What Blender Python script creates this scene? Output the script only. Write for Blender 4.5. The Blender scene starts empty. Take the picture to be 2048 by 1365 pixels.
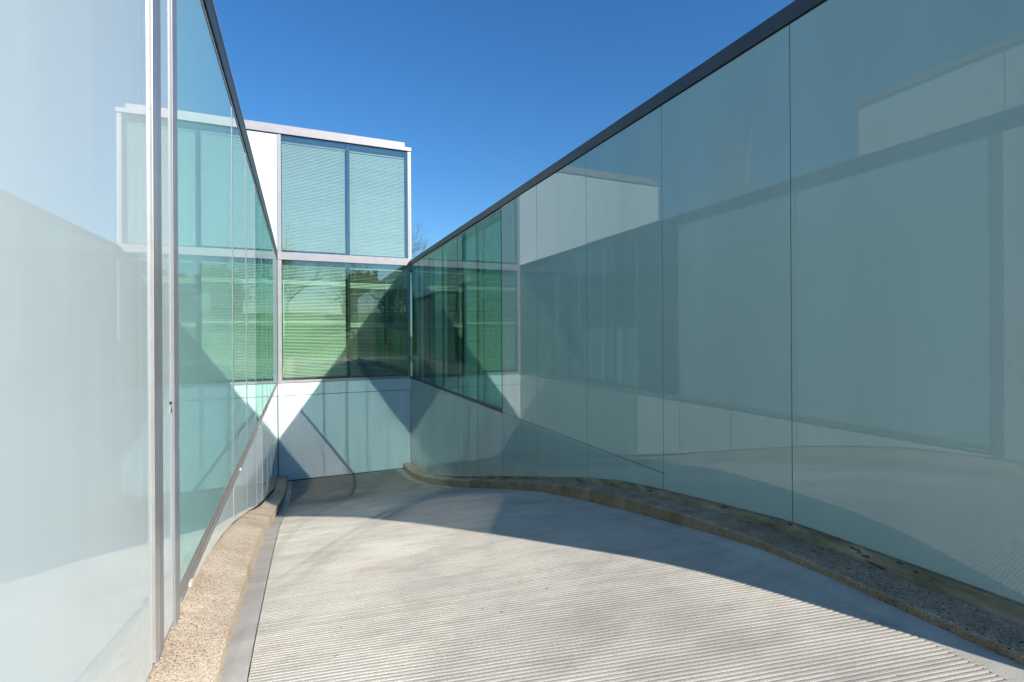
import bpy, bmesh, math, random
from mathutils import Matrix, Vector, noise as mnoise

# ---------------------------------------------------------------- camera, sky, sun, exposure
scene = bpy.context.scene
E = 1.80                                   # eye height; geometry below is written relative to the eye
F_PX, YAW, ROLL = 1000.1, 0.4024, -0.0060
cam_d = bpy.data.cameras.new('camera'); cam = bpy.data.objects.new('camera', cam_d)
scene.collection.objects.link(cam)
cam_d.sensor_width = 36.0; cam_d.lens = 36.0 * F_PX / 2048.0
cam_d.shift_y = -(682.5 - 669.05) / 2048.0
cam_d.clip_start = 0.05; cam_d.clip_end = 3000
_f = Vector((math.sin(YAW), math.cos(YAW), 0)); _r = Vector((math.cos(YAW), -math.sin(YAW), 0)); _u = Vector((0, 0, 1))
_r2 = _r * math.cos(ROLL) + _u * math.sin(ROLL); _u2 = _u * math.cos(ROLL) - _r * math.sin(ROLL)
cam.matrix_world = Matrix(((_r2.x, _u2.x, -_f.x, 0), (_r2.y, _u2.y, -_f.y, 0), (_r2.z, _u2.z, -_f.z, E), (0, 0, 0, 1)))
scene.camera = cam

SUN = Vector((-0.47, 1.0, -0.658)).normalized()      # direction the sunlight travels
elev = math.asin(-SUN.z); azim = math.atan2(-SUN.x, -SUN.y)
world = bpy.data.worlds.new('World'); scene.world = world; world.use_nodes = True
wn = world.node_tree.nodes; wl = world.node_tree.links; wn.clear()
sky = wn.new('ShaderNodeTexSky'); sky.sky_type = 'NISHITA'; sky.sun_disc = False
sky.sun_elevation = elev; sky.sun_rotation = azim
sky.altitude = 0; sky.air_density = 1.4; sky.dust_density = 0.10; sky.ozone_density = 10.0
bg = wn.new('ShaderNodeBackground'); bg.inputs['Strength'].default_value = 0.113
hs = wn.new('ShaderNodeHueSaturation'); hs.inputs['Saturation'].default_value = 1.10   # clear polarised spring sky
wo = wn.new('ShaderNodeOutputWorld')
wl.new(sky.outputs[0], hs.inputs['Color']); wl.new(hs.outputs[0], bg.inputs[0]); wl.new(bg.outputs[0], wo.inputs[0])
sun_d = bpy.data.lights.new('sun', 'SUN'); sun_d.energy = 5.0; sun_d.angle = math.radians(0.6); sun_d.color = (1, 0.945, 0.85)
sun = bpy.data.objects.new('sun', sun_d); scene.collection.objects.link(sun)
sun.rotation_euler = SUN.to_track_quat('-Z', 'Y').to_euler(); sun.location = (10, -20, 25)
scene.view_settings.view_transform = 'Standard'; scene.view_settings.look = 'None'
scene.view_settings.exposure = 0.42; scene.view_settings.gamma = 1.0
cy = scene.cycles
cy.use_denoising = True; cy.denoiser = 'OPENIMAGEDENOISE'
cy.max_bounces = 10; cy.glossy_bounces = 6; cy.diffuse_bounces = 4; cy.transparent_max_bounces = 24
cy.caustics_reflective = True; cy.blur_glossy = 0.0; cy.sample_clamp_indirect = 6.0
cy.use_adaptive_sampling = False
try:
    cy.use_guiding = True; cy.use_surface_guiding = True; cy.guiding_training_samples = 128
    cy.use_volume_guiding = False; cy.surface_guiding_probability = 0.6
except Exception:
    pass

# ---------------------------------------------------------------- measured layout (metres, relative to the eye)
L, R, D = -0.675, 3.824, 18.72             # left wall face, right wall face, end wall face
LEFT_END = -1.2                             # where the left wing begins, just behind the camera
RIGHT_END = 0.50                           # where the right wing begins
SILL, RAIL = -1.60, 2.59
LJ = [3.54, 6.32, 7.87, 9.42, 10.97, 12.52, 14.07, 15.62, 17.17, D]       # left glazing joints
RJ = [RIGHT_END, 1.33, 2.96, 4.585, 6.22, 7.85, 9.52, 11.05, 12.59, 14.12, 15.65, 17.19, D]
def interp(tab, y):
    if y <= tab[0][0]: return tab[0][1]
    for (a, za), (b, zb) in zip(tab, tab[1:]):
        if y <= b:
            t = (y - a) / (b - a); return za + (zb - za) * t
    return tab[-1][1]
def smooth(tab, w=0.45):
    def f(y): return sum(interp(tab, y + w * k / 3.0) * (4 - abs(k)) for k in range(-3, 4)) / 16.0
    return f
kerb_z = smooth([(-9, -1.69), (1.5, -1.69), (3, -1.70), (3.66, -1.755), (4.56, -1.86), (5.28, -1.965), (6.2, -2.14), (7.8, -2.52), (12.4, -3.71), (15.1, -4.34), (16.8, -4.62), (18.2, -4.76), (30, -4.80)])
road_z = smooth([(-9, -1.75), (2.56, -1.75), (2.92, -1.765), (3.35, -1.815), (3.95, -1.915), (4.42, -1.985), (4.94, -2.075), (5.86, -2.235), (7.08, -2.48), (8.8, -2.92), (11.37, -3.62), (14.1, -4.30), (16.55, -4.77), (18.1, -4.93), (19, -4.99), (30, -5.0)])
rglass_z = smooth([(-2, -1.56), (1.5, -1.565), (2.95, -1.59), (3.69, -1.675), (4.6, -1.785), (5.32, -1.88), (6.24, -2.08), (7.88, -2.49), (9.67, -2.94), (12.5, -3.68), (15.1, -4.33), (16.8, -4.64), (18.2, -4.74), (30, -4.78)], 0.25)
lglass_z = smooth([(-9, -1.63), (3.9, -1.65), (4.7, -1.735), (5.96, -1.97), (7.38, -2.32), (9.1, -2.78), (10.74, -3.18), (12.15, -3.50), (13.55, -3.82), (14.8, -4.12), (16.5, -4.50), (18.7, -4.75), (30, -4.8)], 0.25)

# ---------------------------------------------------------------- helpers
COL = scene.collection
class MB:
    """collects faces; build() makes ONE mesh object (z is given relative to the eye)"""
    def __init__(s): s.v = []; s.f = []; s.m = []
    def face(s, pts, m=0):
        n = len(s.v); s.v += [tuple(p) for p in pts]; s.f.append(tuple(range(n, n + len(pts)))); s.m.append(m); return s
    def box(s, x0, x1, y0, y1, z0, z1, m=0, mats=None):
        p = [(x, y, z) for x in (x0, x1) for y in (y0, y1) for z in (z0, z1)]
        fs = {'-x': (0, 1, 3, 2), '+x': (4, 6, 7, 5), '-y': (0, 4, 5, 1), '+y': (2, 3, 7, 6), '-z': (0, 2, 6, 4), '+z': (1, 5, 7, 3)}
        n = len(s.v); s.v += p
        for k, q in fs.items():
            s.f.append(tuple(n + i for i in q)); s.m.append((mats or {}).get(k, m))
        return s
    def prism(s, axis, poly, a0, a1, m=0, front=None, back=None):
        """poly in the two other axes (y,z for axis x; x,z for axis y), extruded from a0 to a1"""
        def P(a, q): return (a, q[0], q[1]) if axis == 'x' else (q[0], a, q[1])
        n = len(poly)
        s.face([P(a1, q) for q in poly], m if front is None else front)
        s.face([P(a0, q) for q in reversed(poly)], m if back is None else back)
        for i in range(n):
            q, w = poly[i], poly[(i + 1) % n]
            s.face([P(a0, q), P(a0, w), P(a1, w), P(a1, q)], m)
        return s
    def sweep(s, ring, ys, m=0, closed=True, mats=None):
        """ring(y) -> list of (x,z); swept along y"""
        rs = [ring(y) for y in ys]; n = len(rs[0]); base = len(s.v)
        for y, r in zip(ys, rs): s.v += [(x, y, z) for x, z in r]
        for i in range(len(ys) - 1):
            for k in range(n if closed else n - 1):
                a = base + i * n + k; b = base + i * n + (k + 1) % n
                s.f.append((a, a + n, b + n, b)); s.m.append(mats[k] if mats else m)
        if closed:
            s.f.append(tuple(base + k for k in range(n))); s.m.append(m)
            s.f.append(tuple(base + (len(ys) - 1) * n + k for k in reversed(range(n)))); s.m.append(m)
        return s
    def tube(s, p, q, r0, r1, n=5, m=0):
        p, q = Vector(p), Vector(q); d = (q - p)
        if d.length < 1e-6: return s
        d.normalize(); a = d.orthogonal().normalized(); b = d.cross(a); base = len(s.v)
        for c, r in ((p, r0), (q, r1)):
            for k in range(n):
                t = 2 * math.pi * k / n; s.v.append(tuple(c + a * (r * math.cos(t)) + b * (r * math.sin(t))))
        for k in range(n):
            k2 = (k + 1) % n
            s.f.append((base + k, base + k2, base + n + k2, base + n + k)); s.m.append(m)
        return s
    def build(s, name, mats, parent=None, smooth=False, fix=True, bevel=0.0):
        me = bpy.data.meshes.new(name)
        me.from_pydata([(x, y, z + E) for x, y, z in s.v], [], s.f)
        for mt in (mats if isinstance(mats, (list, tuple)) else [mats]): me.materials.append(mt)
        for p, mi in zip(me.polygons, s.m): p.material_index = mi; p.use_smooth = smooth
        if fix:
            bm = bmesh.new(); bm.from_mesh(me)
            bmesh.ops.remove_doubles(bm, verts=bm.verts, dist=1e-5)
            bmesh.ops.recalc_face_normals(bm, faces=bm.faces); bm.to_mesh(me); bm.free()
        o = bpy.data.objects.new(name, me); COL.objects.link(o)
        if parent is not None:
            o.parent = parent; o.matrix_parent_inverse = Matrix.Translation(-parent.location)
        if bevel:
            bv = o.modifiers.new('bevel', 'BEVEL'); bv.width = bevel; bv.segments = 2; bv.limit_method = 'ANGLE'
        return o
def tag(o, label=None, cat=None, group=None, kind=None):
    if label: o['label'] = label
    if cat: o['category'] = cat
    if group: o['group'] = group
    if kind: o['kind'] = kind
    return o
def thing(name, loc, label, cat, group=None):
    o = bpy.data.objects.new(name, None); COL.objects.link(o)
    o.location = (loc[0], loc[1], loc[2] + E); o.empty_display_size = 0.3
    return tag(o, label, cat, group)

# ---------------------------------------------------------------- materials
def mat(name):
    m = bpy.data.materials.new(name); m.use_nodes = True; nt = m.node_tree; nt.nodes.clear()
    out = nt.nodes.new('ShaderNodeOutputMaterial'); return m, nt, out
def N(nt, t, **kw):
    n = nt.nodes.new(t)
    for k, v in kw.items():
        if k in n.inputs: n.inputs[k].default_value = v
        else: setattr(n, k, v)
    return n
def ramp(nt, src, stops):
    r = nt.nodes.new('ShaderNodeValToRGB'); e = r.color_ramp.elements
    while len(e) < len(stops): e.new(0.5)
    for i, (p, c) in enumerate(stops): e[i].position = p; e[i].color = (*c, 1) if len(c) == 3 else c
    nt.links.new(src, r.inputs[0]); return r
def noise(nt, scale, detail=4, rough=0.55, vec=None, mapping=None):
    n = N(nt, 'ShaderNodeTexNoise', Scale=scale, Detail=detail, Roughness=rough)
    g = nt.nodes.new('ShaderNodeNewGeometry'); src = g.outputs['Position']
    if mapping:
        mp = nt.nodes.new('ShaderNodeMapping'); mp.inputs['Scale'].default_value = mapping
        nt.links.new(src, mp.inputs[0]); src = mp.outputs[0]
    nt.links.new(src, n.inputs['Vector']); return n
def mixc(nt, a, b, fac, mode='MIX'):
    m = nt.nodes.new('ShaderNodeMix'); m.data_type = 'RGBA'; m.blend_type = mode
    for sock, v in ((6, a), (7, b), (0, fac)):
        if hasattr(v, 'is_linked') or hasattr(v, 'links'): nt.links.new(v, m.inputs[sock])
        else: m.inputs[sock].default_value = v if sock == 0 else (*v, 1)
    return m.outputs[2]
def principled(nt, out, color=None, rough=0.5, metal=0.0, ior=1.45, spec=None, normal=None):
    p = nt.nodes.new('ShaderNodeBsdfPrincipled')
    for s, v in (('Base Color', color), ('Roughness', rough), ('Metallic', metal), ('IOR', ior)):
        if v is None: continue
        if hasattr(v, 'links'): nt.links.new(v, p.inputs[s])
        else: p.inputs[s].default_value = (*v, 1) if isinstance(v, tuple) else v
    if spec is not None: p.inputs['Specular IOR Level'].default_value = spec
    if normal is not None: nt.links.new(normal, p.inputs['Normal'])
    nt.links.new(p.outputs[0], out.inputs[0]); return p
def bump(nt, h, dist, strength=1.0, prev=None):
    b = nt.nodes.new('ShaderNodeBump'); b.inputs['Distance'].default_value = dist; b.inputs['Strength'].default_value = strength
    nt.links.new(h, b.inputs['Height'])
    if prev is not None: nt.links.new(prev, b.inputs['Normal'])
    return b.outputs[0]
def flat(name, c, rough=0.6, metal=0.0, var=0.12, scale=6.0, ior=1.45):
    m, nt, out = mat(name); n = noise(nt, scale)
    r = ramp(nt, n.outputs[0], [(0.3, tuple(x * (1 - var) for x in c)), (0.7, tuple(min(1, x * (1 + var)) for x in c))])
    principled(nt, out, r.outputs[0], rough, metal, ior); return m

def panel_mat(name, c, ior=1.75, rough=0.014, wave=0.00012, dirt=0.10):
    """back-painted glass cladding: colour coat under a sharp, slightly wavy glass surface"""
    m, nt, out = mat(name)
    n = noise(nt, 1.6, 5, 0.65, mapping=(1, 1, 0.12)); r = ramp(nt, n.outputs[0], [(0.3, tuple(x * (1 - dirt) for x in c)), (0.7, c)])
    w = noise(nt, 1.1, 1, mapping=(1, 1, 0.4)); nb = bump(nt, w.outputs[0], wave)
    principled(nt, out, r.outputs[0], rough, 0, ior, normal=nb); return m
def glass_mat(name, tint, f0=0.2, rough=0.014, wave=0.00012):
    """solar-control window glass: tinted straight-through light plus Schlick reflection"""
    m, nt, out = mat(name)
    w = noise(nt, 1.1, 1, mapping=(1, 1, 0.4)); nb = bump(nt, w.outputs[0], wave)
    lw = N(nt, 'ShaderNodeLayerWeight', Blend=0.5)
    pw = N(nt, 'ShaderNodeMath', operation='POWER'); pw.inputs[1].default_value = 5.0
    nt.links.new(lw.outputs['Facing'], pw.inputs[0])
    ma = N(nt, 'ShaderNodeMath', operation='MULTIPLY_ADD'); ma.inputs[1].default_value = 1 - f0; ma.inputs[2].default_value = f0
    nt.links.new(pw.outputs[0], ma.inputs[0])
    tr = N(nt, 'ShaderNodeBsdfTransparent'); tr.inputs[0].default_value = (*tint, 1)
    gl = N(nt, 'ShaderNodeBsdfGlossy'); gl.inputs['Roughness'].default_value = rough; gl.inputs[0].default_value = (0.93, 1.0, 0.98, 1)
    nt.links.new(nb, gl.inputs['Normal'])
    mx = N(nt, 'ShaderNodeMixShader')
    nt.links.new(ma.outputs[0], mx.inputs[0]); nt.links.new(tr.outputs[0], mx.inputs[1]); nt.links.new(gl.outputs[0], mx.inputs[2])
    nt.links.new(mx.outputs[0], out.inputs[0]); return m
def coat_mat(name, c, gloss, f0=0.2, rough=0.014, wave=0.00012):
    """opaque coated pane: painted back, tinted mirror-like front"""
    m = glass_mat(name, (1, 1, 1), f0, rough, wave); nt = m.node_tree
    df = N(nt, 'ShaderNodeBsdfDiffuse'); df.inputs[0].default_value = (*c, 1)
    mx = [n for n in nt.nodes if n.type == 'MIX_SHADER'][0]; nt.links.new(df.outputs[0], mx.inputs[1])
    [n for n in nt.nodes if n.type == 'BSDF_GLOSSY'][0].inputs[0].default_value = (*gloss, 1)
    for n in [n for n in nt.nodes if n.type == 'BSDF_TRANSPARENT']: nt.nodes.remove(n)
    return m
def clear_mat(name):
    m, nt, out = mat(name); t = N(nt, 'ShaderNodeBsdfTransparent'); nt.links.new(t.outputs[0], out.inputs[0]); return m

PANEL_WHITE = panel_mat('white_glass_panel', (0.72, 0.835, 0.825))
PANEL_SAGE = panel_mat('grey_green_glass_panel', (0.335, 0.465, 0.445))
PANEL_PALE = panel_mat('pale_aqua_glass_panel', (0.66, 0.74, 0.735))
PANE_TEAL = coat_mat('teal_coated_pane', (0.38, 0.64, 0.61), (0.77, 0.94, 0.95))
PANE_MIST = coat_mat('misty_coated_pane', (0.34, 0.52, 0.50), (0.84, 0.99, 0.97))
GLASS = glass_mat('window_glass', (0.72, 0.865, 0.755), 0.26)
GLASS_WING = glass_mat('green_window_glass', (0.46, 0.76, 0.66), 0.2)
[n for n in GLASS_WING.node_tree.nodes if n.type == 'BSDF_GLOSSY'][0].inputs[0].default_value = (0.56, 0.82, 0.78, 1)
GLASS_BACK = clear_mat('glass_inner_face')
GLASS_EDGE = flat('glass_edge', (0.03, 0.09, 0.075), 0.25)
GLASS_LOW = glass_mat('green_tinted_window_glass', (0.70, 0.93, 0.75), 0.25)
LOW_GLASSES = [GLASS_LOW, GLASS_BACK, GLASS_EDGE]; GLASSES = [GLASS, GLASS_BACK, GLASS_EDGE]; WING_GLASSES = [GLASS_WING, GLASS_BACK, GLASS_EDGE]
ALU = flat('brushed_aluminium', (0.50, 0.485, 0.475), 0.38, 0.65, 0.08, 9)
ALU_PALE = flat('pale_coated_metal', (0.365, 0.35, 0.365), 0.42, 0.1, 0.06, 5)
GREY_METAL = flat('grey_frame_metal', (0.30, 0.30, 0.32), 0.4, 0.3, 0.08, 5)
SLATE = flat('dark_slate_coping', (0.055, 0.062, 0.07), 0.45, 0.2, 0.15, 3)
SILL_METAL = flat('bronzed_sill_metal', (0.33, 0.295, 0.26), 0.42, 0.45, 0.1, 4)
BLACK = flat('black_gasket', (0.008, 0.009, 0.01), 0.7)
WHITE_PLASTIC = flat('white_clip', (0.62, 0.60, 0.52), 0.5)
SLAT = flat('blind_slat', (0.60, 0.60, 0.60), 0.45, 0, 0.03)
SLAT_LOW = flat('bright_blind_slat', (0.82, 0.83, 0.81), 0.45, 0, 0.03)
CORD = flat('blind_cord', (0.75, 0.75, 0.72), 0.8)
WALL_IN = flat('interior_wall', (0.28, 0.30, 0.29), 0.8)
FLOOR_IN = flat('interior_floor', (0.10, 0.12, 0.11), 0.5)
CEIL_IN = flat('interior_ceiling', (0.45, 0.47, 0.46), 0.8)
ROOF = flat('roof_gravel', (0.22, 0.22, 0.21), 0.9, 0, 0.3, 30)
CABINET = flat('white_cabinet', (0.72, 0.74, 0.72), 0.5)
DARK_FRAME = flat('picture_frame', (0.03, 0.035, 0.04), 0.4)
PRINT = flat('picture_print', (0.16, 0.20, 0.20), 0.6, 0, 0.5, 12)
ORANGE = flat('orange_upholstery', (0.85, 0.22, 0.06), 0.7)
BARK = flat('bark', (0.12, 0.095, 0.075), 0.9, 0, 0.3, 8)
PALE_TWIG = flat('pale_bark', (0.42, 0.38, 0.32), 0.9, 0, 0.3, 8)
TWIG = flat('twig', (0.17, 0.135, 0.105), 0.9, 0, 0.3, 8)
BRICK = flat('house_wall', (0.22, 0.17, 0.14), 0.9, 0, 0.25, 3)
TILE = flat('house_roof', (0.11, 0.09, 0.085), 0.9, 0, 0.2, 3)
POT = flat('plant_pot', (0.5, 0.5, 0.48), 0.6)
HOUSE_GLASS = flat('house_window', (0.04, 0.05, 0.06), 0.1)

def concrete_mat(name, base, grain=1.0, stain=True, low_end=False):
    m, nt, out = mat(name)
    big = noise(nt, 0.55, 5, 0.6); mid = noise(nt, 3.5, 5, 0.6, mapping=(0.6, 1.6, 1)); fine = noise(nt, 150, 3, 0.75); spk = noise(nt, 900, 1, 0.5)
    a = tuple(x * 0.84 for x in base); b = tuple(min(1, x * 1.12) for x in base)
    c = ramp(nt, big.outputs[0], [(0.32, a), (0.66, b)]).outputs[0]
    c2 = ramp(nt, mid.outputs[0], [(0.32, (0.78, 0.765, 0.75)), (0.58, (1, 1, 1))]).outputs[0]
    c = mixc(nt, c, c2, 0.75, 'MULTIPLY')
    c3 = ramp(nt, fine.outputs[0], [(0.32, (0.52, 0.51, 0.50)), (0.58, (1.0, 1.0, 1.0))]).outputs[0]
    c = mixc(nt, c, c3, 0.8 * grain, 'MULTIPLY')
    if stain:
        s = noise(nt, 1.3, 6, 0.7); r = ramp(nt, s.outputs[0], [(0.58, (0, 0, 0)), (0.84, (1, 1, 1))])
        c = mixc(nt, c, mixc(nt, c, (0.80, 0.74, 0.68), 1.0, 'MULTIPLY'), r.outputs[0])
    if low_end:      # tone gets darker towards the foot of the ramp, broken up by noise
        g = nt.nodes.new('ShaderNodeNewGeometry'); sp = nt.nodes.new('ShaderNodeSeparateXYZ'); nt.links.new(g.outputs['Position'], sp.inputs[0])
        ns = noise(nt, 0.9, 6, 0.7); ad = N(nt, 'ShaderNodeMath', operation='MULTIPLY_ADD'); ad.inputs[1].default_value = 7.0
        nt.links.new(ns.outputs[0], ad.inputs[0]); nt.links.new(sp.outputs[1], ad.inputs[2])
        mr = N(nt, 'ShaderNodeMapRange'); mr.inputs[1].default_value = 13.0; mr.inputs[2].default_value = 19.5; nt.links.new(ad.outputs[0], mr.inputs[0])
        c = mixc(nt, c, mixc(nt, c, (0.60, 0.61, 0.60), 1.0, 'MULTIPLY'), mr.outputs[0])
    nb = bump(nt, fine.outputs[0], 0.0022); nb = bump(nt, spk.outputs[0], 0.0008, 1, nb)
    principled(nt, out, c, 0.92, 0, 1.4, normal=nb); return m
CONCRETE = concrete_mat('ribbed_concrete', (0.515, 0.48, 0.425), low_end=True)
GUTTER = concrete_mat('smooth_concrete_gutter', (0.53, 0.50, 0.455), grain=0.5)

def aggregate_mat(name, dark=False):
    """exposed-aggregate kerb: sandy matrix with light and dark pebbles, algae on the upright faces"""
    m, nt, out = mat(name)
    g = nt.nodes.new('ShaderNodeNewGeometry')
    def vor(scale):
        v = N(nt, 'ShaderNodeTexVoronoi', Scale=scale); nt.links.new(g.outputs['Position'], v.inputs['Vector']); return v
    big = noise(nt, 1.4, 5); c = ramp(nt, big.outputs[0], [(0.3, (0.64, 0.48, 0.32)), (0.7, (0.76, 0.60, 0.43))]).outputs[0]
    for sc, thr in ((85, 0.34), (150, 0.36)):
        v = vor(sc)
        hsv = nt.nodes.new('ShaderNodeSeparateColor'); nt.links.new(v.outputs['Color'], hsv.inputs[0])
        peb = ramp(nt, hsv.outputs[0], [(0.0, (0.07, 0.065, 0.06)), (0.16, (0.20, 0.15, 0.11)), (0.45, (0.60, 0.47, 0.35)), (0.72, (0.70, 0.60, 0.48)), (0.96, (0.80, 0.78, 0.74))])
        msk = ramp(nt, v.outputs['Distance'], [(thr, (1, 1, 1)), (thr + 0.12, (0, 0, 0))])
        c = mixc(nt, c, peb.outputs[0], msk.outputs[0])
    v = vor(48 if dark else 72); sc_ = nt.nodes.new('ShaderNodeSeparateColor'); nt.links.new(v.outputs['Color'], sc_.inputs[0])
    pick = ramp(nt, sc_.outputs[1], [(0.0, (0.05, 0.045, 0.04)), (0.5, (0.10, 0.08, 0.06)), (0.55, (0.82, 0.80, 0.76))])
    some = ramp(nt, sc_.outputs[2], [(0.27 if dark else 0.08, (1, 1, 1)), (0.28 if dark else 0.09, (0, 0, 0))]); small = ramp(nt, v.outputs['Distance'], [(0.30, (1, 1, 1)), (0.36, (0, 0, 0))])
    both = N(nt, 'ShaderNodeMath', operation='MULTIPLY'); nt.links.new(some.outputs[0], both.inputs[0]); nt.links.new(small.outputs[0], both.inputs[1])
    c = mixc(nt, c, pick.outputs[0], both.outputs[0])
    dirt = noise(nt, 2.2, 6, 0.7); dr = ramp(nt, dirt.outputs[0], [(0.35, (0.68, 0.62, 0.56)), (0.6, (1, 1, 1))])
    c = mixc(nt, c, dr.outputs[0], 0.8, 'MULTIPLY')
    # algae where the face is upright
    sx = nt.nodes.new('ShaderNodeSeparateXYZ'); nt.links.new(g.outputs['True Normal'], sx.inputs[0])
    up = ramp(nt, sx.outputs[2], [(0.25, (1, 1, 1)), (0.8, (0, 0, 0))])
    al = noise(nt, 6, 5, 0.65, mapping=(1, 1, 0.25)); ar = ramp(nt, al.outputs[0], [(0.3, (0.10, 0.105, 0.045)), (0.65, (0.27, 0.235, 0.13))])
    fa = N(nt, 'ShaderNodeMath', operation='MULTIPLY'); fa.inputs[1].default_value = 0.5 if dark else 0.75
    nt.links.new(up.outputs[0], fa.inputs[0])
    # algae grow on the damp right-hand kerb (x>1) and at the wet foot of the ramp; the left kerb is clean
    px = nt.nodes.new('ShaderNodeSeparateXYZ'); nt.links.new(g.outputs['Position'], px.inputs[0])
    mr = N(nt, 'ShaderNodeMapRange'); mr.inputs[1].default_value = 8.5; mr.inputs[2].default_value = 11.0
    nt.links.new(px.outputs[1], mr.inputs[0])
    gx = N(nt, 'ShaderNodeMath', operation='GREATER_THAN'); gx.inputs[1].default_value = 1.0; nt.links.new(px.outputs[0], gx.inputs[0])
    mxx = N(nt, 'ShaderNodeMath', operation='MAXIMUM'); nt.links.new(mr.outputs[0], mxx.inputs[0]); nt.links.new(gx.outputs[0], mxx.inputs[1])
    f2 = N(nt, 'ShaderNodeMath', operation='MULTIPLY'); nt.links.new(fa.outputs[0], f2.inputs[0]); nt.links.new(mxx.outputs[0], f2.inputs[1])
    c = mixc(nt, c, ar.outputs[0], f2.outputs[0])
    if dark: c = mixc(nt, c, ramp(nt, noise(nt, 5, 6, 0.7).outputs[0], [(0.3, (0.42, 0.40, 0.39)), (0.7, (0.80, 0.77, 0.74))]).outputs[0], 1.0, 'MULTIPLY')  # blotchy grime, with the right kerb's shade also put into the colour
    v2 = vor(110); nb = bump(nt, v2.outputs['Distance'], 0.004)
    principled(nt, out, c, 0.85, 0, 1.4, normal=nb); return m
AGG = aggregate_mat('exposed_aggregate'); AGG_DARK = aggregate_mat('shaded_grimy_aggregate', True)
def plinth_mat():
    m, nt, out = mat('mossy_concrete_plinth')
    a = noise(nt, 3.5, 6, 0.7, mapping=(1, 0.8, 3)); c = ramp(nt, a.outputs[0], [(0.3, (0.085, 0.085, 0.045)), (0.5, (0.21, 0.20, 0.135)), (0.7, (0.36, 0.35, 0.28))]).outputs[0]
    h = noise(nt, 9, 3, 0.6, mapping=(1, 0.5, 2.2)); hr = ramp(nt, h.outputs[0], [(0.31, (0.02, 0.018, 0.012)), (0.335, (1, 1, 1))])
    c = mixc(nt, c, hr.outputs[0], 0.9, 'MULTIPLY')
    principled(nt, out, c, 0.9, normal=bump(nt, a.outputs[0], 0.01)); return m
PLINTH = plinth_mat()
def lawn_mat():
    m, nt, out = mat('mown_grass')
    a = noise(nt, 0.08, 6, 0.6); b = noise(nt, 14, 4, 0.7)
    c = ramp(nt, a.outputs[0], [(0.3, (0.075, 0.20, 0.022)), (0.7, (0.115, 0.285, 0.035))]).outputs[0]
    c = mixc(nt, c, ramp(nt, b.outputs[0], [(0.3, (0.6, 0.6, 0.6)), (0.7, (1.1, 1.1, 1.0))]).outputs[0], 0.8, 'MULTIPLY')
    principled(nt, out, c, 0.9, normal=bump(nt, b.outputs[0], 0.05)); return m
LAWN = lawn_mat()
LEAF = flat('evergreen_leaf', (0.045, 0.10, 0.03), 0.6, 0, 0.5, 3)
DEADLEAF = flat('dead_leaf', (0.06, 0.035, 0.02), 0.9)

# ---------------------------------------------------------------- ground: lawn, ramp, gutters, kerbs
def lawn():
    xs = sorted(set([-400, -250, -150, -90, -60, -40, -25, -12.0, -0.9, 4.05, 14.0, 20, 30, 45, 60, 90, 150, 250, 400]))
    ys = sorted(set([-400, -300, -220, -160, -120, -95, -80, -68, -58, -50, -43, -37, -31, -26, -21, -17, -13, -10, -7, -4.0, -1.25, 0.55, 32.0, 45, 70, 110, 180, 300, 500]))
    b = MB()
    def h(x, y):
        t = min(1, max(0, (-y - 8) / 62.0)); t = t * t * (3 - 2 * t)
        return -1.752 + 6.2 * t + (0.5 * mnoise.noise((x * 0.03, y * 0.03, 0)) if y < -15 else 0)
    for i in range(len(xs) - 1):
        for j in range(len(ys) - 1):
            cx, cyy = (xs[i] + xs[i + 1]) / 2, (ys[j] + ys[j + 1]) / 2
            if -12 < cx < 14 and 0.55 < cyy < 32: continue
            if -12 < cx < 4.05 and -1.25 < cyy < 0.55: continue
            if -0.9 < cx < 4.05 and -4.0 < cyy < 0.55: continue
            b.face([(xs[i], ys[j], h(xs[i], ys[j])), (xs[i + 1], ys[j], h(xs[i + 1], ys[j])), (xs[i + 1], ys[j + 1], h(xs[i + 1], ys[j + 1])), (xs[i], ys[j + 1], h(xs[i], ys[j + 1]))])
    tag(b.build('lawn', LAWN, smooth=True), kind='structure')
lawn()

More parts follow.
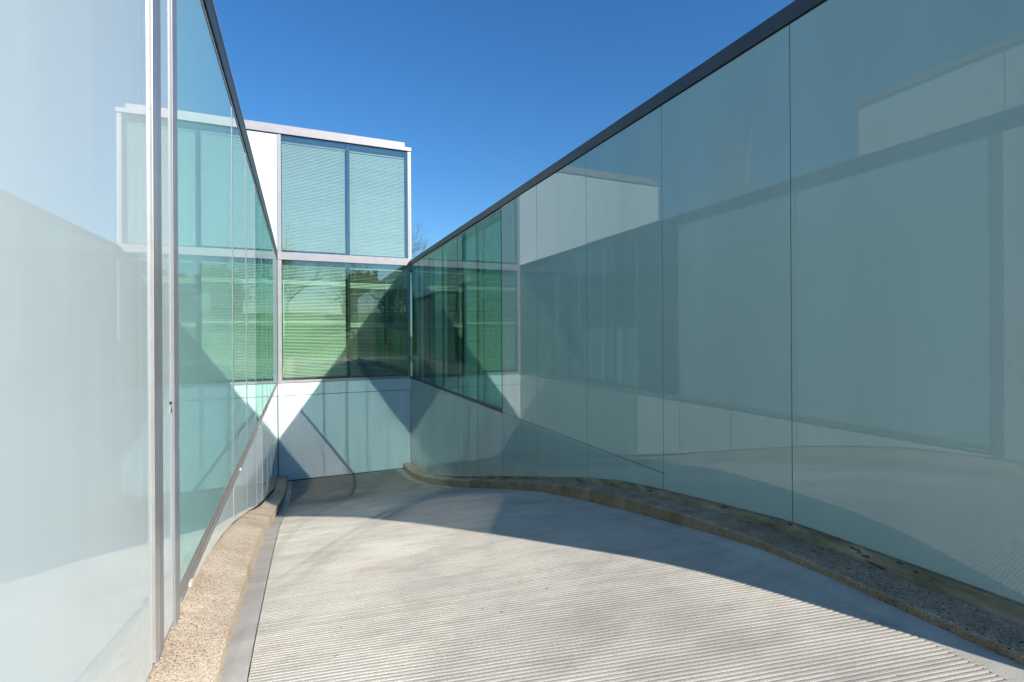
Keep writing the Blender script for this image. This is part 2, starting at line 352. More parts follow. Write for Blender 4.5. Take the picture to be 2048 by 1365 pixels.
KL, KR = -0.39, 3.47                       # kerb edges towards the ramp
GL, GR = -0.25, 3.28                       # where the ribs of the ramp begin and end
def ramp_mesh():
    rnd = random.Random(3)
    ang = math.radians(10.4); g = Vector((math.cos(ang), -math.sin(ang))); s = Vector((math.sin(ang), math.cos(ang)))
    pitch = 0.0282; b = MB(); NT = 14
    prof = [(0.0, -0.0002), (0.16, 0.0007), (0.40, 0.0004), (0.56, -0.0014), (0.72, -0.0042), (0.82, -0.0052), (0.95, -0.0014)]
    rows = []; k = 0
    s0, s1 = -0.9, D * s.y + GR * s.x + 0.1
    while s0 + k * pitch < s1:
        amp = 1.0 + 0.35 * (rnd.random() - 0.5); dz = 0.0012 * (rnd.random() - 0.5)
        for ph, z in prof: rows.append((s0 + (k + ph) * pitch, z * amp + dz, k))
        k += 1
    verts = []
    for sv, z, kk in rows:
        line = []
        for t in range(NT + 1):
            x = GL + (GR - GL) * t / NT
            if t == 0: x += 0.0015 * mnoise.noise((kk * 0.3, 4, 4))
            if t == NT: x += 0.012 * math.sin(kk * 7.7)
            # point on the rib line at this x:  y = (sv - x*s.x)/s.y
            y = (sv - x * s.x) / s.y + 0.004 * mnoise.noise((x * 2.2, sv * 3, 5)) + 0.0022 * mnoise.noise((x * 9, kk * 1.7, 9))
            fade = 1.0
            zz = z * (0.75 + 0.5 * mnoise.noise((x * 1.6, sv * 1.6, 2))) * fade
            y = min(y, D - 0.001 * 0)
            line.append((x, y, road_z(y) + 0.004 + zz + 0.0015 * mnoise.noise((x * 3, y * 3, 1))))
        verts.append(line)
    n = NT + 1
    for line in verts: b.v += line
    for i in range(len(verts) - 1):
        for t in range(NT):
            a = i * n + t; q = (a, a + 1, a + n + 1, a + n)
            ymid = b.v[a][1]
            if ymid > D - 0.002: continue
            b.f.append(q); b.m.append(0)
    o = b.build('ramp', CONCRETE, fix=False); tag(o, kind='structure')
    return o
ramp_mesh()
def frange(a, b, st):
    n = max(1, int(round((b - a) / st))); return [a + (b - a) * i / n for i in range(n + 1)]
def strips():
    ys = frange(-4.0, D - 0.004, 0.25)
    b = MB().sweep(lambda y: [(KL - 0.02, road_z(y) + 0.002), (GL - 0.006, road_z(y) + 0.003)], ys, closed=False)
    tag(b.build('gutter', GUTTER, smooth=True), kind='structure')
    b = MB().sweep(lambda y: [(GR - 0.025, road_z(y) + 0.003), (KR + 0.02, road_z(y) + 0.002)], ys, closed=False)
    tag(b.build('gutter', GUTTER, smooth=True), kind='structure')
    # bed under the ribs and the smooth apron behind the camera
    b = MB().sweep(lambda y: [(L - 0.2, road_z(y) - 0.03), (R + 0.2, road_z(y) - 0.03)], frange(-4.0, D + 0.3, 0.25), closed=False)
    tag(b.build('ramp_bed', GUTTER, smooth=True), kind='structure')
    b = MB().face([(GL, -4.05, -1.749), (GR, -4.05, -1.749), (GR, -1.0, -1.747), (GL, -1.0, -1.747)])
    tag(b.build('apron', GUTTER), kind='structure')
strips()
def kerb(x_in, x_out, sgn, name):
    """sgn +1: face looks to +x (left kerb)"""
    root = bpy.data.objects.new(name, None); COL.objects.link(root); tag(root, kind='structure'); root.location = (x_out, 0, 0)
    cuts = ([-4.0, 10.6, 12.1, 13.6, 15.0, 16.2, 17.3, D - 0.006] if sgn < 0 else [-4.0, 9.0, 13.9, D - 0.006])
    for a, c in zip(cuts, cuts[1:]):
        def ring(y):
            t = kerb_z(y); r = road_z(y) - 0.05; e = 0.016 * sgn; wob = 0.004 * mnoise.noise((y * 2.5, sgn * 3, 0))
            if y > 17.6 and sgn < 0: wob += (y - 17.6) * 0.05
            ti = t + 0.004
            if sgn > 0: ti = max(ti, lglass_z(y) + 0.008 - 0.075 * min(1, max(0, (y - 8.6) / 1.8)))
            return [(x_in, r), (x_out + wob, r), (x_out + wob, t - 0.016), (x_out + wob - 0.3 * e, t - 0.005), (x_out + wob - e, t), (x_in, ti)]
        MB().sweep(ring, frange(a + 0.004, c - 0.004, 0.2)).build('kerb_stone', AGG if sgn > 0 or a > 10 else AGG_DARK, root)
kerb(L - 0.12, KL, 1, 'kerb'); kerb(R + 0.1, KR, -1, 'kerb')

# ---------------------------------------------------------------- glazing helpers for the two side wings
def side_pane(X, sgn, y0, y1, z0, z1, name, mats, parent, gap=0.004, zb=None, thick=0.012, tilt=None):
    """pane or panel in the plane x = X whose face looks to sgn*x; zb: function for a sloping foot"""
    y0 += gap; y1 -= gap
    if zb is None: poly = [(y0, z0), (y1, z0), (y1, z1), (y0, z1)]
    else:
        n = max(1, int((y1 - y0) / 0.8)); ys = [y0 + (y1 - y0) * i / n for i in range(n + 1)]
        poly = [(y, zb(y)) for y in ys] + [(y1, z1), (y0, z1)]
    b = MB(); glass = isinstance(mats, list)
    if glass: b.prism('x', poly, X - sgn * thick, X, 2, front=0, back=1)
    else: b.prism('x', poly, X - sgn * thick, X)
    # no pane sits dead true: a millimetre or two of twist, so neighbouring reflections do not quite line up
    if tilt is None: tilt = _tilt.uniform(-0.0022, 0.0022)
    ym = (y0 + y1) / 2; b.v = [(x + tilt * (y - ym), y, z) for x, y, z in b.v]
    return b.build(name, mats, parent)
_tilt = random.Random(41)

def left_wing():
    w = thing('glass_wing', (L - 4, 6, -1.7), 'sunlit low glass wing left of the ramp, long teal window over pale panels', 'building')
    TOP = 2.565
    # window panes, then spandrel panels below the sill
    rnd = random.Random(5)
    for a, c in zip(LJ, LJ[1:]):
        side_pane(L, 1, a, c, SILL + 0.098, TOP - 0.02, 'window_pane', WING_GLASSES if a > 9.4 else (PANE_TEAL if a < 4 else PANE_MIST), w)
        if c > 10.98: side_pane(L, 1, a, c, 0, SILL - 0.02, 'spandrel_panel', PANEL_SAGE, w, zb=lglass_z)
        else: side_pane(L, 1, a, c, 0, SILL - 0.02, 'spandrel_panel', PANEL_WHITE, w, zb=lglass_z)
    # near end: white panes, pale strip, post, frame
    side_pane(L - 0.009, 1, LEFT_END, 2.80, -1.63, TOP, 'wall_panel', PANEL_PALE, w, gap=0.0004, tilt=0.0045)
    side_pane(L, 1, 2.80, 2.97, -1.63, TOP, 'edge_strip', PANEL_PALE, w, gap=0.0004, tilt=0.0)
    MB().box(L - 0.02, L + 0.014, 2.972, 3.058, -1.615, TOP).build('post', ALU, w, bevel=0.002)
    MB().box(L - 0.02, L + 0.005, 3.060, 3.178, -1.66, TOP).build('post_frame', GREY_METAL, w)
    side_pane(L, 1, 3.18, 3.408, -1.63, TOP, 'wall_panel', PANEL_PALE, w, gap=0.001)
    MB().box(L - 0.05, L + 0.012, 3.41, 3.535, -1.765, TOP).build('jamb', GREY_METAL, w, bevel=0.002)
    for a, c in ((LEFT_END, 2.965), (2.972, 3.40)):
        MB().box(L - 0.03, L - 0.004, a, c, -1.72, -1.637).build('base_strip', ALU_PALE, w)
    lk = MB().box(L, L + 0.006, 3.355, 3.373, -0.435, -0.395).build('door_lock', ALU, w)
    MB().box(L + 0.006, L + 0.009, 3.360, 3.368, -0.43, -0.412).build('keyhole', BLACK, lk)
    MB().box(L, L + 0.008, 3.357, 3.371, -0.385, -0.371).build('key_button', BLACK, lk)
    # sill, head rail, fascia
    sl = MB().sweep(lambda y: [(L - 0.03, SILL), (L + 0.020, SILL), (L + 0.022, SILL + 0.034), (L + 0.011, SILL + 0.038), (L + 0.010, SILL + 0.066), (L + 0.005, SILL + 0.069), (L + 0.004, SILL + 0.096), (L - 0.03, SILL + 0.10)], [3.538, D - 0.06]).build('sill', SILL_METAL, w)
    for y in (3.76, 6.72, 9.73, 12.72, 15.7):
        MB().box(L + 0.012, L + 0.034, y - 0.03, y + 0.03, SILL + 0.006, SILL + 0.034).build('sill_clip', WHITE_PLASTIC, sl, bevel=0.004)
    MB().box(L - 0.03, L + 0.006, 3.54, D - 0.06, TOP - 0.02, TOP + 0.012).build('head_rail', GREY_METAL, w)
    fy = [LEFT_END, 2.0, 7.0, 12.0, D - 0.01]
    for a, c in zip(fy, fy[1:]):
        f = MB().box(L - 0.3, L + 0.020, a + 0.002, c - 0.002, TOP + 0.03, 2.80).build('fascia', SLATE, w)
        MB().box(L - 0.3, L + 0.026, a + 0.001, c - 0.001, 2.80, 2.822).build('drip_edge', ALU, f)
    MB().box(L - 0.28, L + 0.004, LEFT_END, D - 0.01, TOP + 0.012, TOP + 0.03).build('shadow_gap', BLACK, w)
    MB().box(-12, L - 0.3, LEFT_END, D + 2, 2.62, 2.78).build('roof', ROOF, w)
    # room behind the window
    MB().box(-11, L - 0.02, 3.45, D - 0.1, -1.80, -1.70).build('floor', FLOOR_IN, w)
    MB().box(-11, L - 0.05, 3.45, D - 0.1, 2.50, 2.56).build('ceiling', CEIL_IN, w)
    MB().box(-7.2, -7.0, 3.5, D - 0.1, -1.70, 2.50).build('room_wall', WALL_IN, w)
    MB().box(-11, L - 0.06, 3.40, 3.50, -1.70, 2.50).build('room_wall', WALL_IN, w)
    MB().box(-11, L - 0.06, D - 0.1, D - 0.02, -1.70, 2.50).build('room_wall', WALL_IN, w)
    MB().box(-11, L - 0.03, LEFT_END - 0.06, LEFT_END - 0.002, -1.74, 2.56).build('end_wall', PANEL_PALE, w)
    # solid core behind the opaque panels
    MB().box(-11, L - 0.014, LEFT_END, 3.39, -1.74, 2.55).build('wall_core', BLACK, w)
    MB().prism('x', [(3.40, -1.82), (3.40, -2.2), (D - 0.02, -5.2), (D - 0.02, -1.82)], L - 0.4, L - 0.014).build('wall_core', BLACK, w)
    # joint pieces between window panes
    for y in LJ[1:-1]:
        MB().box(L - 0.006, L + 0.0035, y - 0.024, y + 0.024, SILL + 0.10, TOP - 0.022).build('joint_strip', GREY_METAL, w)
        MB().box(L - 0.006, L + 0.0035, y - 0.012, y + 0.012, lglass_z(y) + 0.01, SILL - 0.022).build('joint_strip', GREY_METAL, w)
        MB().box(L - 0.05, L - 0.013, y - 0.02, y + 0.02, SILL + 0.05, TOP - 0.02).build('mullion', GREY_METAL, w)
    # roof box set back on the roof
    bx = MB().box(-9.0, -2.68, LEFT_END, 6.45, 2.78, 4.50).build('roof_box', PANEL_WHITE, w)
    MB().box(-9.05, -2.64, LEFT_END, 6.50, 4.50, 4.62).build('box_coping', ALU_PALE, bx)
    for y in (1.9, 4.2):
        MB().box(-2.68, -2.677, y - 0.006, y + 0.006, 2.80, 4.50).build('box_joint', GREY_METAL, bx)
    return w
left_wing()

def right_wing():
    w = thing('glass_wing', (R + 4, 9, -1.7), 'shaded low wing right of the ramp, tall grey-green glass panels, dark coping', 'building')
    TOP = 2.600
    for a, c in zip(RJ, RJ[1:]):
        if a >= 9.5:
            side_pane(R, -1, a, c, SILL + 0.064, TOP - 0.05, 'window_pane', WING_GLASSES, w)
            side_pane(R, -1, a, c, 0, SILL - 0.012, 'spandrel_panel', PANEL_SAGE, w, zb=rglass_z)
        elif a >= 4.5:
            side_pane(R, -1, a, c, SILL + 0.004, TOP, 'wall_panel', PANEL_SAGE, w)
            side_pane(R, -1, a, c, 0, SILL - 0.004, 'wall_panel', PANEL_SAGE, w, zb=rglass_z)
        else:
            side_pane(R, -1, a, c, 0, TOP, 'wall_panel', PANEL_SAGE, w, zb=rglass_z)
    for y in RJ[6:-1]:
        MB().box(R - 0.0025, R + 0.006, y - 0.012, y + 0.012, SILL + 0.064, TOP - 0.051).build('joint_strip', BLACK, w)
    for y in RJ[7:-1]:
        MB().box(R + 0.013, R + 0.06, y - 0.02, y + 0.02, SILL + 0.03, TOP - 0.05).build('mullion', GREY_METAL, w)
    MB().box(R + 0.013, R + 0.06, 9.46, 9.515, SILL + 0.03, TOP - 0.05).build('mullion', GREY_METAL, w)
    MB().sweep(lambda y: [(R + 0.03, SILL - 0.012), (R - 0.012, SILL - 0.012), (R - 0.014, SILL + 0.020), (R - 0.005, SILL + 0.022), (R - 0.005, SILL + 0.062), (R + 0.03, SILL + 0.062)], [9.524, D - 0.04]).build('sill', SLATE, w)
    MB().box(R - 0.006, R + 0.05, 9.524, D - 0.04, TOP - 0.048, TOP - 0.018).build('head_rail', GREY_METAL, w)
    MB().box(R + 0.002, R + 0.25, RIGHT_END + 0.02, D - 0.01, TOP - 0.018 + 0.02, TOP + 0.016).build('shadow_gap', BLACK, w)
    cyv = [RIGHT_END - 0.02, 3.0, 6.2, 9.5, 12.6, 15.6, D - 0.012]
    for a, c in zip(cyv, cyv[1:]):
        MB().sweep(lambda y: [(R - 0.015, TOP + 0.016), (R - 0.018, TOP + 0.160), (R + 0.28, TOP + 0.175), (R + 0.28, TOP + 0.016)], [a + 0.0015, c - 0.0015]).build('coping', SLATE, w)
    MB().box(R + 0.28, 14, RIGHT_END, D + 2, 2.60, 2.74).build('roof', ROOF, w)
    MB().box(R + 0.0125, 14, RIGHT_END, RIGHT_END + 0.2, -1.75, 2.60).build('end_wall', PANEL_SAGE, w)
    MB().box(R + 0.014, R + 0.4, RIGHT_END + 0.2, 9.45, -3.6, 2.59).build('wall_core', BLACK, w)
    MB().prism('x', [(9.45, -1.72), (9.45, -3.5), (D - 0.02, -5.2), (D - 0.02, -1.72)], R + 0.014, R + 0.4).build('wall_core', BLACK, w)
    MB().box(R + 0.02, 12, 9.46, D - 0.05, -1.80, -1.70).build('floor', FLOOR_IN, w)
    MB().box(R + 0.03, 12, 9.46, D - 0.05, 2.50, 2.58).build('ceiling', CEIL_IN, w)
    MB().box(9.0, 9.2, 9.46, D - 0.05, -1.70, 2.50).build('room_wall', WALL_IN, w)
    MB().box(R + 0.4, 12, 9.46, 9.56, -1.70, 2.50).build('room_wall', WALL_IN, w)
    MB().box(R + 0.07, 12, D - 0.08, D - 0.02, -1.70, 2.50).build('room_wall', WALL_IN, w)
    # pale sheer panels hanging behind some of the panes
    for a, c in ((17.25, 18.6), (14.2, 15.6), (11.1, 12.55), (9.7, 11.0)):
        MB().box(R + 0.16, R + 0.175, a, c, -1.66, 2.46).build('curtain_panel', CABINET, w)
    # mossy concrete plinth under the glass
    MB().sweep(lambda y: [(R + 0.03, rglass_z(y) + 0.03), (R + 0.03, kerb_z(y) - 0.1), (R - 0.028, kerb_z(y) - 0.1), (R - 0.022, rglass_z(y) - 0.012), (R + 0.002, rglass_z(y) - 0.006), (R + 0.012, rglass_z(y) + 0.02)], frange(RIGHT_END, D - 0.15, 0.25)).build('plinth', PLINTH, w)
    return w
right_wing()

# ---------------------------------------------------------------- the block across the end of the ramp
def end_block():
    w = thing('office_block', (0, D + 5, -5.0), 'two storey white and glass block closing the end of the ramp, blinds behind its windows', 'building')
    X0, X1 = -7.85, 3.88
    def pane(x0, x1, z0, z1, name, mats, gap=0.004):
        x0 += gap; x1 -= gap; b = MB(); poly = [(x0, z0), (x1, z0), (x1, z1), (x0, z1)]
        if isinstance(mats, list): b.prism('y', poly, D + 0.012, D, 2, front=0, back=1)
        else: b.prism('y', poly, D + 0.012, D)
        return b.build(name, mats, w)
    # wall panels under the windows
    for x0, x1 in ((L + 0.005, 1.585), (1.585, R - 0.002)):
        pane(x0, x1, -2.05 + 0.009, SILL - 0.015, 'wall_panel', PANEL_WHITE, 0.007)
        pane(x0, x1, -4.945, -2.05 - 0.009, 'wall_panel', PANEL_WHITE, 0.007)
    MB().box(L + 0.005, R - 0.005, D + 0.0125, D + 0.2, -5.3, SILL - 0.02).build('wall_core', BLACK, w)
    for xa, xb in ((L + 0.001, L + 0.016), (R - 0.012, R - 0.001)):
        MB().box(xa, xb, D - 0.003, D + 0.012, -4.95, -2.05).build('corner_joint', BLACK, w)
    # sill, transom, fascia
    MB().box(L + 0.008, R - 0.006, D - 0.035, D + 0.05, SILL - 0.012, SILL + 0.075).build('sill', ALU_PALE, w, bevel=0.004)
    MB().box(X0, X1 - 0.02, D - 0.045, D + 0.1, RAIL, 2.85).build('transom', ALU_PALE, w, bevel=0.004)
    MB().box(L + 0.008, L + 0.135, D - 0.03, D + 0.1, SILL + 0.077, RAIL - 0.002).build('mullion', ALU_PALE, w, bevel=0.004)
    MB().box(R - 0.10, R - 0.006, D - 0.02, D + 0.1, SILL + 0.077, RAIL - 0.002).build('mullion', GREY_METAL, w, bevel=0.004)
    MB().box(L + 0.02, L + 0.135, D - 0.03, D + 0.1, 2.852, 6.84).build('mullion', ALU_PALE, w, bevel=0.004)
    MB().box(X1 - 0.125, X1 - 0.03, D - 0.03, D + 0.1, 2.852, 6.84).build('corner_post', ALU_PALE, w, bevel=0.004)
    MB().box(X1 - 0.03, X1, D - 0.02, D + 0.1, 2.852, 6.84).build('corner_post', PANEL_WHITE, w)
    MB().box(X0 - 0.02, X1 + 0.02, D - 0.06, D + 9, 6.862, 7.0).build('fascia', ALU_PALE, w, bevel=0.004)
    MB().box(X0 + 0.2, X1 - 0.22, D - 0.02, D + 8.8, 7.0, 7.17).build('roof_upstand', ALU_PALE, w, bevel=0.004)
    MB().box(X0, X1, D - 0.02, D + 0.1, 6.84, 6.862).build('shadow_gap', BLACK, w)
    for z0, z1 in ((SILL + 0.077, RAIL - 0.002), (2.852, 6.838)):
        x1 = R - 0.10 if z1 < 3 else X1 - 0.125; gm = LOW_GLASSES if z1 < 3 else GLASSES
        pane(L + 0.135, 1.632, z0, z1, 'window_pane', gm, 0.002); pane(1.632, x1, z0, z1, 'window_pane', gm, 0.002)
        MB().box(1.60, 1.665, D + 0.014, D + 0.10, z0, z1).build('mullion', SLATE, w)
    # white panels of the upper storey to the left of the window
    for a, c in zip([X0, -6.1, -4.3, -2.5, L + 0.02], [-6.1, -4.3, -2.5, L + 0.02]):
        pane(a, c, 2.852, 6.838, 'upper_panel', PANEL_WHITE)
    # rooms
    for z0, z1, n in ((-1.70, 2.55, 0), (2.80, 6.80, 1)):
        x0 = L - 0.0 if n == 0 else X0
        MB().box(x0 + 0.01, X1 - 0.04, D + 0.13, D + 8, z0 - 0.12, z0).build('floor', FLOOR_IN, w)
        MB().box(x0 + 0.01, X1 - 0.04, D + 0.13, D + 8, z1 - 0.05, z1 + 0.03).build('ceiling', CEIL_IN, w)
        MB().box(x0 + 0.01, X1 - 0.04, D + 8, D + 8.15, z0 - 0.12, z1).build('room_wall', WALL_IN, w)
        MB().box(X1 - 0.12, X1 - 0.03, D + 0.11, D + 8, z0, z1 - 0.06).build('room_wall', PANEL_WHITE, w)
        MB().box(L - 0.15, L - 0.03, D + 0.13, D + 8, z0, z1 - 0.06).build('room_wall', WALL_IN, w)
    MB().box(X0, X0 + 0.12, D + 0.02, D + 8.1, 2.6, 6.84).build('side_wall', PANEL_WHITE, w)
    return w
end_block()

# ---------------------------------------------------------------- venetian blinds behind the end-block windows
def blind(x0, x1, z0, z1, tilt, label, bright=(), seed=0, pitch=0.050):
    rnd = random.Random(seed); Y = D + 0.15
    w = thing('venetian_blind', ((x0 + x1) / 2, Y, z0), label, 'window blind', 'venetian blinds of the end block')
    b = MB(); z = z0 + 0.05; k = 0
    while z < z1 - 0.05:
        t = tilt + rnd.uniform(-3, 3)
        for lo, hi, tt in bright:
            if lo < z < hi: t = tt
        t = math.radians(t); hw = 0.026
        # outer edge (towards the ramp) tipped down by t
        y0, za = Y - hw * math.cos(t), z - hw * math.sin(t); y1, zb = Y + hw * math.cos(t), z + hw * math.sin(t)
        sag = rnd.uniform(-0.002, 0.002)
        ym, zm = (y0 + y1) / 2, (za + zb) / 2 + 0.004
        b.face([(x0, y0, za), (x1, y0, za + sag), (x1, ym, zm + sag), (x0, ym, zm)]); b.face([(x0, ym, zm), (x1, ym, zm + sag), (x1, y1, zb + sag), (x0, y1, zb)])
        z += pitch; k += 1
    s = b.build('slats', SLAT if z0 > 0 else SLAT_LOW, w, fix=False, smooth=False); s['kind'] = 'stuff'
    MB().box(x0, x1, Y - 0.03, Y + 0.03, z1 - 0.05, z1).build('head_rail', ALU_PALE, w)
    MB().box(x0, x1, Y - 0.025, Y + 0.025, z0, z0 + 0.02).build('bottom_rail', ALU_PALE, w)
    n = 4
    for i in range(n):
        x = x0 + (x1 - x0) * (0.08 + 0.84 * i / (n - 1))
        MB().box(x - 0.003, x + 0.003, Y - 0.031, Y - 0.028, z0, z1).build('cord', CORD, w)
blind(-0.52, 1.56, 2.93, 6.66, 64, 'closed white slatted blind in the upper window, left of the dark mullion', seed=1)
blind(1.70, 3.66, 2.90, 6.64, 66, 'closed white slatted blind in the upper window, right of the dark mullion', seed=2)
blind(-0.52, 1.56, -1.46, 2.42, 27, 'half open white blind in the lower window, left of the dark mullion', bright=((1.75, 1.93, 46), (0.4, 0.5, 46)), seed=3)
blind(1.70, 3.71, -1.48, 2.42, 13, 'wide open white blind in the lower window, right of the dark mullion', bright=((1.72, 1.92, 34), (0.30, 0.45, 34)), seed=4)

# ---------------------------------------------------------------- things inside
def cabinet(y, label):
    c = thing('cabinet', (-2.35, y, -1.70), label, 'cabinet', 'white cabinets behind the left window')
    MB().box(-2.6, -2.2, y - 0.31, y + 0.25, -1.66, 0.22).build('body', CABINET, c, bevel=0.006)
    for k in (0, 1):
        d = MB().box(-2.2, -2.185, y - 0.305 + 0.278 * k, y - 0.305 + 0.272 + 0.278 * k, -1.64, 0.20).build('door', CABINET, c)
        MB().box(-2.185, -2.165, y - 0.06 + 0.05 * k, y - 0.045 + 0.05 * k, -0.7, -0.5).build('handle', GREY_METAL, d)
    MB().box(-2.58, -2.22, y - 0.29, y + 0.23, -1.70, -1.66).build('plinth', DARK_FRAME, c)
def picture(y, label):
    c = thing('framed_picture', (-2.2, y, 0.25), label, 'picture', 'dark framed pictures above the cabinets')
    MB().box(-2.24, -2.20, y - 0.21, y + 0.21, 0.25, 0.71).build('frame', DARK_FRAME, c, bevel=0.004)
    MB().box(-2.20, -2.196, y - 0.16, y + 0.16, 0.30, 0.66).build('print', PRINT, c)
ORD = ['nearest to', 'second from', 'third from', 'fourth from', 'farthest from']
for i, y in enumerate((12.43, 13.33, 14.27, 15.2, 16.07)):
    picture(y, 'dark framed picture behind the left window, %s the camera of the five' % ORD[i])
    cabinet(y + 0.02, 'tall white two-door cabinet behind the left window, %s the camera' % ORD[i])
pw = MB().box(-2.30, -2.245, 11.9, 16.6, 0.225, 1.5).build('partition', WALL_IN); tag(pw, 'grey partition board above the white cabinets behind the left window', 'partition')

def chair(x, y, label):
    c = thing('office_chair', (x, y, -1.70), label, 'chair', 'orange chairs in the end block')
    MB().box(x - 0.21, x + 0.21, y - 0.23, y + 0.23, -1.26, -1.18).build('seat', ORANGE, c, bevel=0.03)
    MB().box(x - 0.17, x + 0.17, y - 0.26, y - 0.20, -0.92, -0.36).build('backrest', ORANGE, c, bevel=0.03)
    MB().tube((x, y, -1.62), (x, y, -1.26), 0.03, 0.03, 8).tube((x, y - 0.20, -1.24), (x, y - 0.22, -0.85), 0.02, 0.02, 6).build('stem', GREY_METAL, c)
    b = MB()
    for k in range(5):
        t = 2 * math.pi * k / 5; b.tube((x, y, -1.62), (x + 0.28 * math.cos(t), y + 0.28 * math.sin(t), -1.67), 0.022, 0.018, 6)
    b.build('base', GREY_METAL, c)
chair(2.58, D + 0.70, 'orange office chair beside the pot plant in the lower window')
chair(3.12, D + 0.75, 'orange office chair seen through the right end of the lower window')
def pot_plant(x, y, z):
    rnd = random.Random(8)
    c = thing('potted_plant', (x, y, z), 'leafy green pot plant on a desk behind the lower right window', 'plant')
    b = MB()
    n = 12
    prev = None
    for zz, r in ((z, 0.09), (z + 0.2, 0.13), (z + 0.2, 0.11), (z + 0.17, 0.11)):
        ring = [(x + r * math.cos(2 * math.pi * k / n), y + r * math.sin(2 * math.pi * k / n), zz) for k in range(n)]
        if prev:
            for k in range(n): b.face([prev[k], prev[(k + 1) % n], ring[(k + 1) % n], ring[k]])
        prev = ring
    b.build('pot', POT, c)
    b = MB()
    for k in range(90):
        a = rnd.uniform(0, 6.28); e = rnd.uniform(0.2, 1.4); r = rnd.uniform(0.1, 0.38)
        p = Vector((x + r * math.cos(a) * math.cos(e), y + r * math.sin(a) * math.cos(e), z + 0.22 + r * math.sin(e) * 1.1))
        d = Vector((math.cos(a), math.sin(a), rnd.uniform(-0.3, 0.8))).normalized() * 0.1; s = d.cross(Vector((0, 0, 1))).normalized() * 0.03
        b.face([p - d * 0.5, p + s, p + d * 0.6, p - s])
    b.build('foliage', LEAF, c, fix=False)
    b = MB()
    for k in range(6):
        a = k * 1.05; b.tube((x, y, z + 0.17), (x + 0.12 * math.cos(a), y + 0.12 * math.sin(a), z + 0.45), 0.006, 0.004, 4)
    b.build('stem', BARK, c)
def desk(x, y):
    c = thing('desk', (x, y, -1.70), 'pale desk behind the lower right window with a plant on it', 'desk')
    MB().box(x - 0.32, x + 0.32, y - 0.35, y + 0.35, -1.0, -0.96).build('desk_top', CABINET, c)
    for sx in (-0.28, 0.28):
        for sy in (-0.3, 0.3): MB().box(x + sx - 0.02, x + sx + 0.02, y + sy - 0.02, y + sy + 0.02, -1.70, -1.0).build('leg', GREY_METAL, c)
desk(2.02, D + 0.75); pot_plant(2.02, D + 0.62, -0.96)

# ---------------------------------------------------------------- trees and the house behind
def bare_tree(x, y, z, h, seed, label, depth=6, pale=False):
    rnd = random.Random(seed)
    t = thing('bare_tree', (x, y, z), label, 'tree', 'leafless trees around the building')
    tr, tw = MB(), MB()
    def grow(p, d, ln, r, lv):
        segs = 3 if lv < 3 else 2; q = p
        for k in range(segs):
            d2 = (d + Vector((rnd.uniform(-1, 1), rnd.uniform(-1, 1), rnd.uniform(-0.6, 1))) * 0.13).normalized()
            n = q + d2 * (ln / segs); r2 = r * (1 - 0.3 / segs)
            (tr if lv < 3 else tw).tube(q, n, r, r2, 6 if lv < 2 else (4 if lv < 4 else 3)); q, d, r = n, d2, r2
            if lv < depth and (k > 0 or lv > 0):
                for _ in range(1 if lv < 1 else rnd.choice((1, 1, 2))):
                    a = rnd.uniform(0, 6.28); sp = rnd.uniform(0.55, 0.95)
                    o = d.orthogonal().normalized(); o.rotate(Matrix.Rotation(a, 3, d))
                    grow(q, (d * (1 - sp * 0.45) + o * sp + Vector((0, 0, 0.12))).normalized(), ln * rnd.uniform(0.58, 0.78), r * 0.58, lv + 1)
        if lv < depth: grow(q, d, ln * 0.72, r * 0.8, lv + 1)
    grow(Vector((x, y, z - 0.1)), Vector((0, 0, 1)), h * 0.34, h * (0.012 if pale else 0.022), 0)
    tr.build('trunk', PALE_TWIG if pale else BARK, t, fix=False); tw.build('crown', PALE_TWIG if pale else TWIG, t, fix=False)
bare_tree(-14.0, 20.0, -1.75, 15.0, 11, 'leafless tree beyond the left wing, mirrored in the right wall panels', pale=True)
bare_tree(8.3, 42.5, -1.75, 12.6, 12, 'leafless tree whose twigs show beside the upper corner of the end block', 6)
bare_tree(-1.6, -22.0, -1.2, 13.0, 13, 'leafless tree on the lawn, mirrored in the left lower window of the end block')
bare_tree(6.5, -30.0, -0.6, 12.0, 14, 'leafless tree on the lawn, mirrored in the right lower window of the end block')
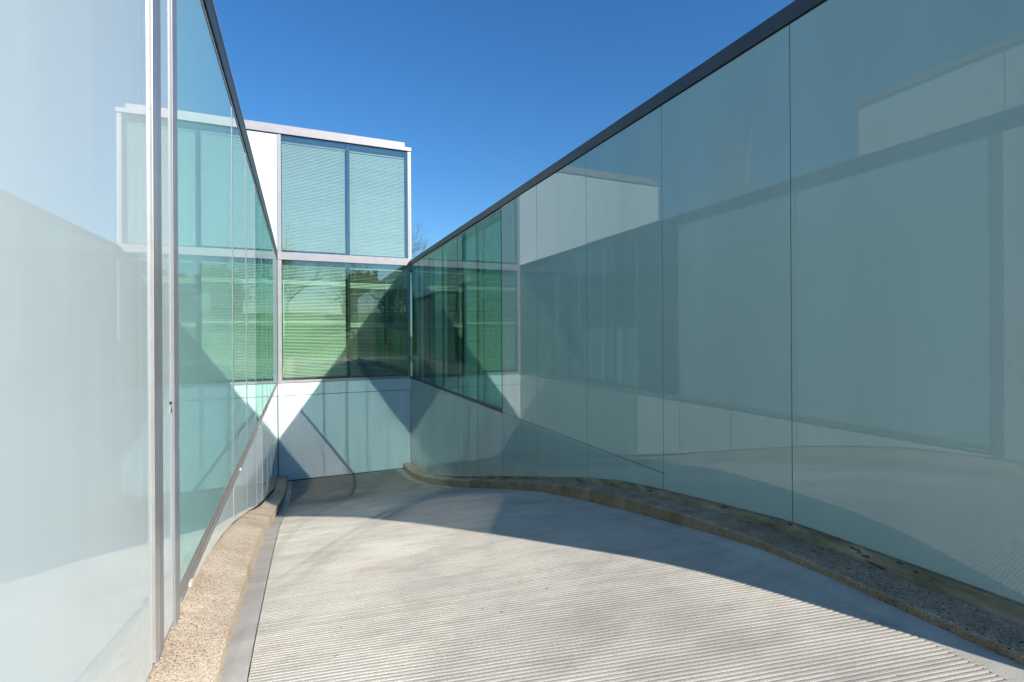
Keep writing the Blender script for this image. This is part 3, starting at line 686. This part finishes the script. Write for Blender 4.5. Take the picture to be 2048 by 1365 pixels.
def evergreen(x, y, z, rx, h, seed, label):
    rnd = random.Random(seed)
    t = thing('evergreen_tree', (x, y, z), label, 'tree', 'evergreens on the lawn behind the ramp')
    b = MB()
    for k in range(2600):
        a = rnd.uniform(0, 6.28); u = rnd.random(); rr = rx * math.sqrt(max(0.02, 1 - (2 * u - 0.9) ** 2 * 0.95)) * (0.75 + 0.3 * mnoise.noise((math.cos(a) * 2, math.sin(a) * 2, u * 5 + seed))) * rnd.uniform(0.7, 1.05)
        p = Vector((x + rr * math.cos(a), y + rr * math.sin(a), z + 0.3 + u * h)); s = rnd.uniform(0.12, 0.28)
        d = Vector((rnd.uniform(-1, 1), rnd.uniform(-1, 1), rnd.uniform(-1, 1))).normalized(); e = d.orthogonal().normalized()
        b.face([p - d * s, p + e * s * 0.6, p + d * s, p - e * s * 0.6])
    b.build('crown', LEAF, t, fix=False)
    MB().tube((x, y, z - 0.1), (x, y, z + h * 0.7), rx * 0.09, rx * 0.04, 7).build('trunk', BARK, t, fix=False)
evergreen(-6.5, -40, 0.6, 4.0, 6.5, 21, 'broad dark evergreen on the lawn slope, left of the mirrored leafless tree')
evergreen(8.5, -44, 1.2, 3.6, 8.5, 22, 'tall dark evergreen on the lawn slope near the gabled house')
evergreen(14.0, -46, 1.5, 4.5, 7.0, 23, 'wide dark evergreen at the far side of the gabled house')
def house(x, y, z):
    t = thing('house', (x, y, z), 'gabled brown house far behind the ramp, mirrored in the end windows', 'house')
    MB().box(x - 4, x + 4, y - 4, y + 4, z - 1, z + 5).build('wall', BRICK, t)
    b = MB(); b.prism('y', [(x - 4.4, z + 4.9), (x + 4.4, z + 4.9), (x, z + 8.6)], y - 4.4, y + 4.4)
    rf = b.build('roof', TILE, t); MB().box(x + 1.6, x + 2.3, y - 0.4, y + 0.4, z + 6, z + 9.2).build('chimney', BRICK, rf)
    for px in (-2.4, 0, 2.4):
        for pz in (1.2, 3.6):
            wd = MB().box(x + px - 0.55, x + px + 0.55, y + 4.0, y + 4.05, z + pz - 0.7, z + pz + 0.7).build('window', CABINET, t)
            MB().box(x + px - 0.48, x + px + 0.48, y + 4.05, y + 4.06, z + pz - 0.63, z + pz + 0.63).build('pane', HOUSE_GLASS, wd)
house(12.0, -64, 3.5)

# ---------------------------------------------------------------- litter on the ramp
def litter():
    rnd = random.Random(17); b = MB()
    for k in range(60):
        x = rnd.uniform(GL + 0.05, GR - 0.05); y = rnd.uniform(1.0, 10) if k > 20 else rnd.uniform(1.2, 3.6)
        z = road_z(y) + 0.008; s = rnd.uniform(0.003, 0.009); a = rnd.uniform(0, 6.28)
        c, d = math.cos(a) * s, math.sin(a) * s
        b.face([(x - c, y - d, z), (x + d * 0.5, y - c * 0.5, z + s * 0.6), (x + c, y + d, z + 0.001), (x - d * 0.4, y + c * 0.4, z + s * 0.3)])
    o = b.build('leaf_litter', DEADLEAF, fix=False); tag(o, 'small dark leaf scraps scattered on the ribbed concrete ramp', 'leaf litter', kind='stuff')
litter()
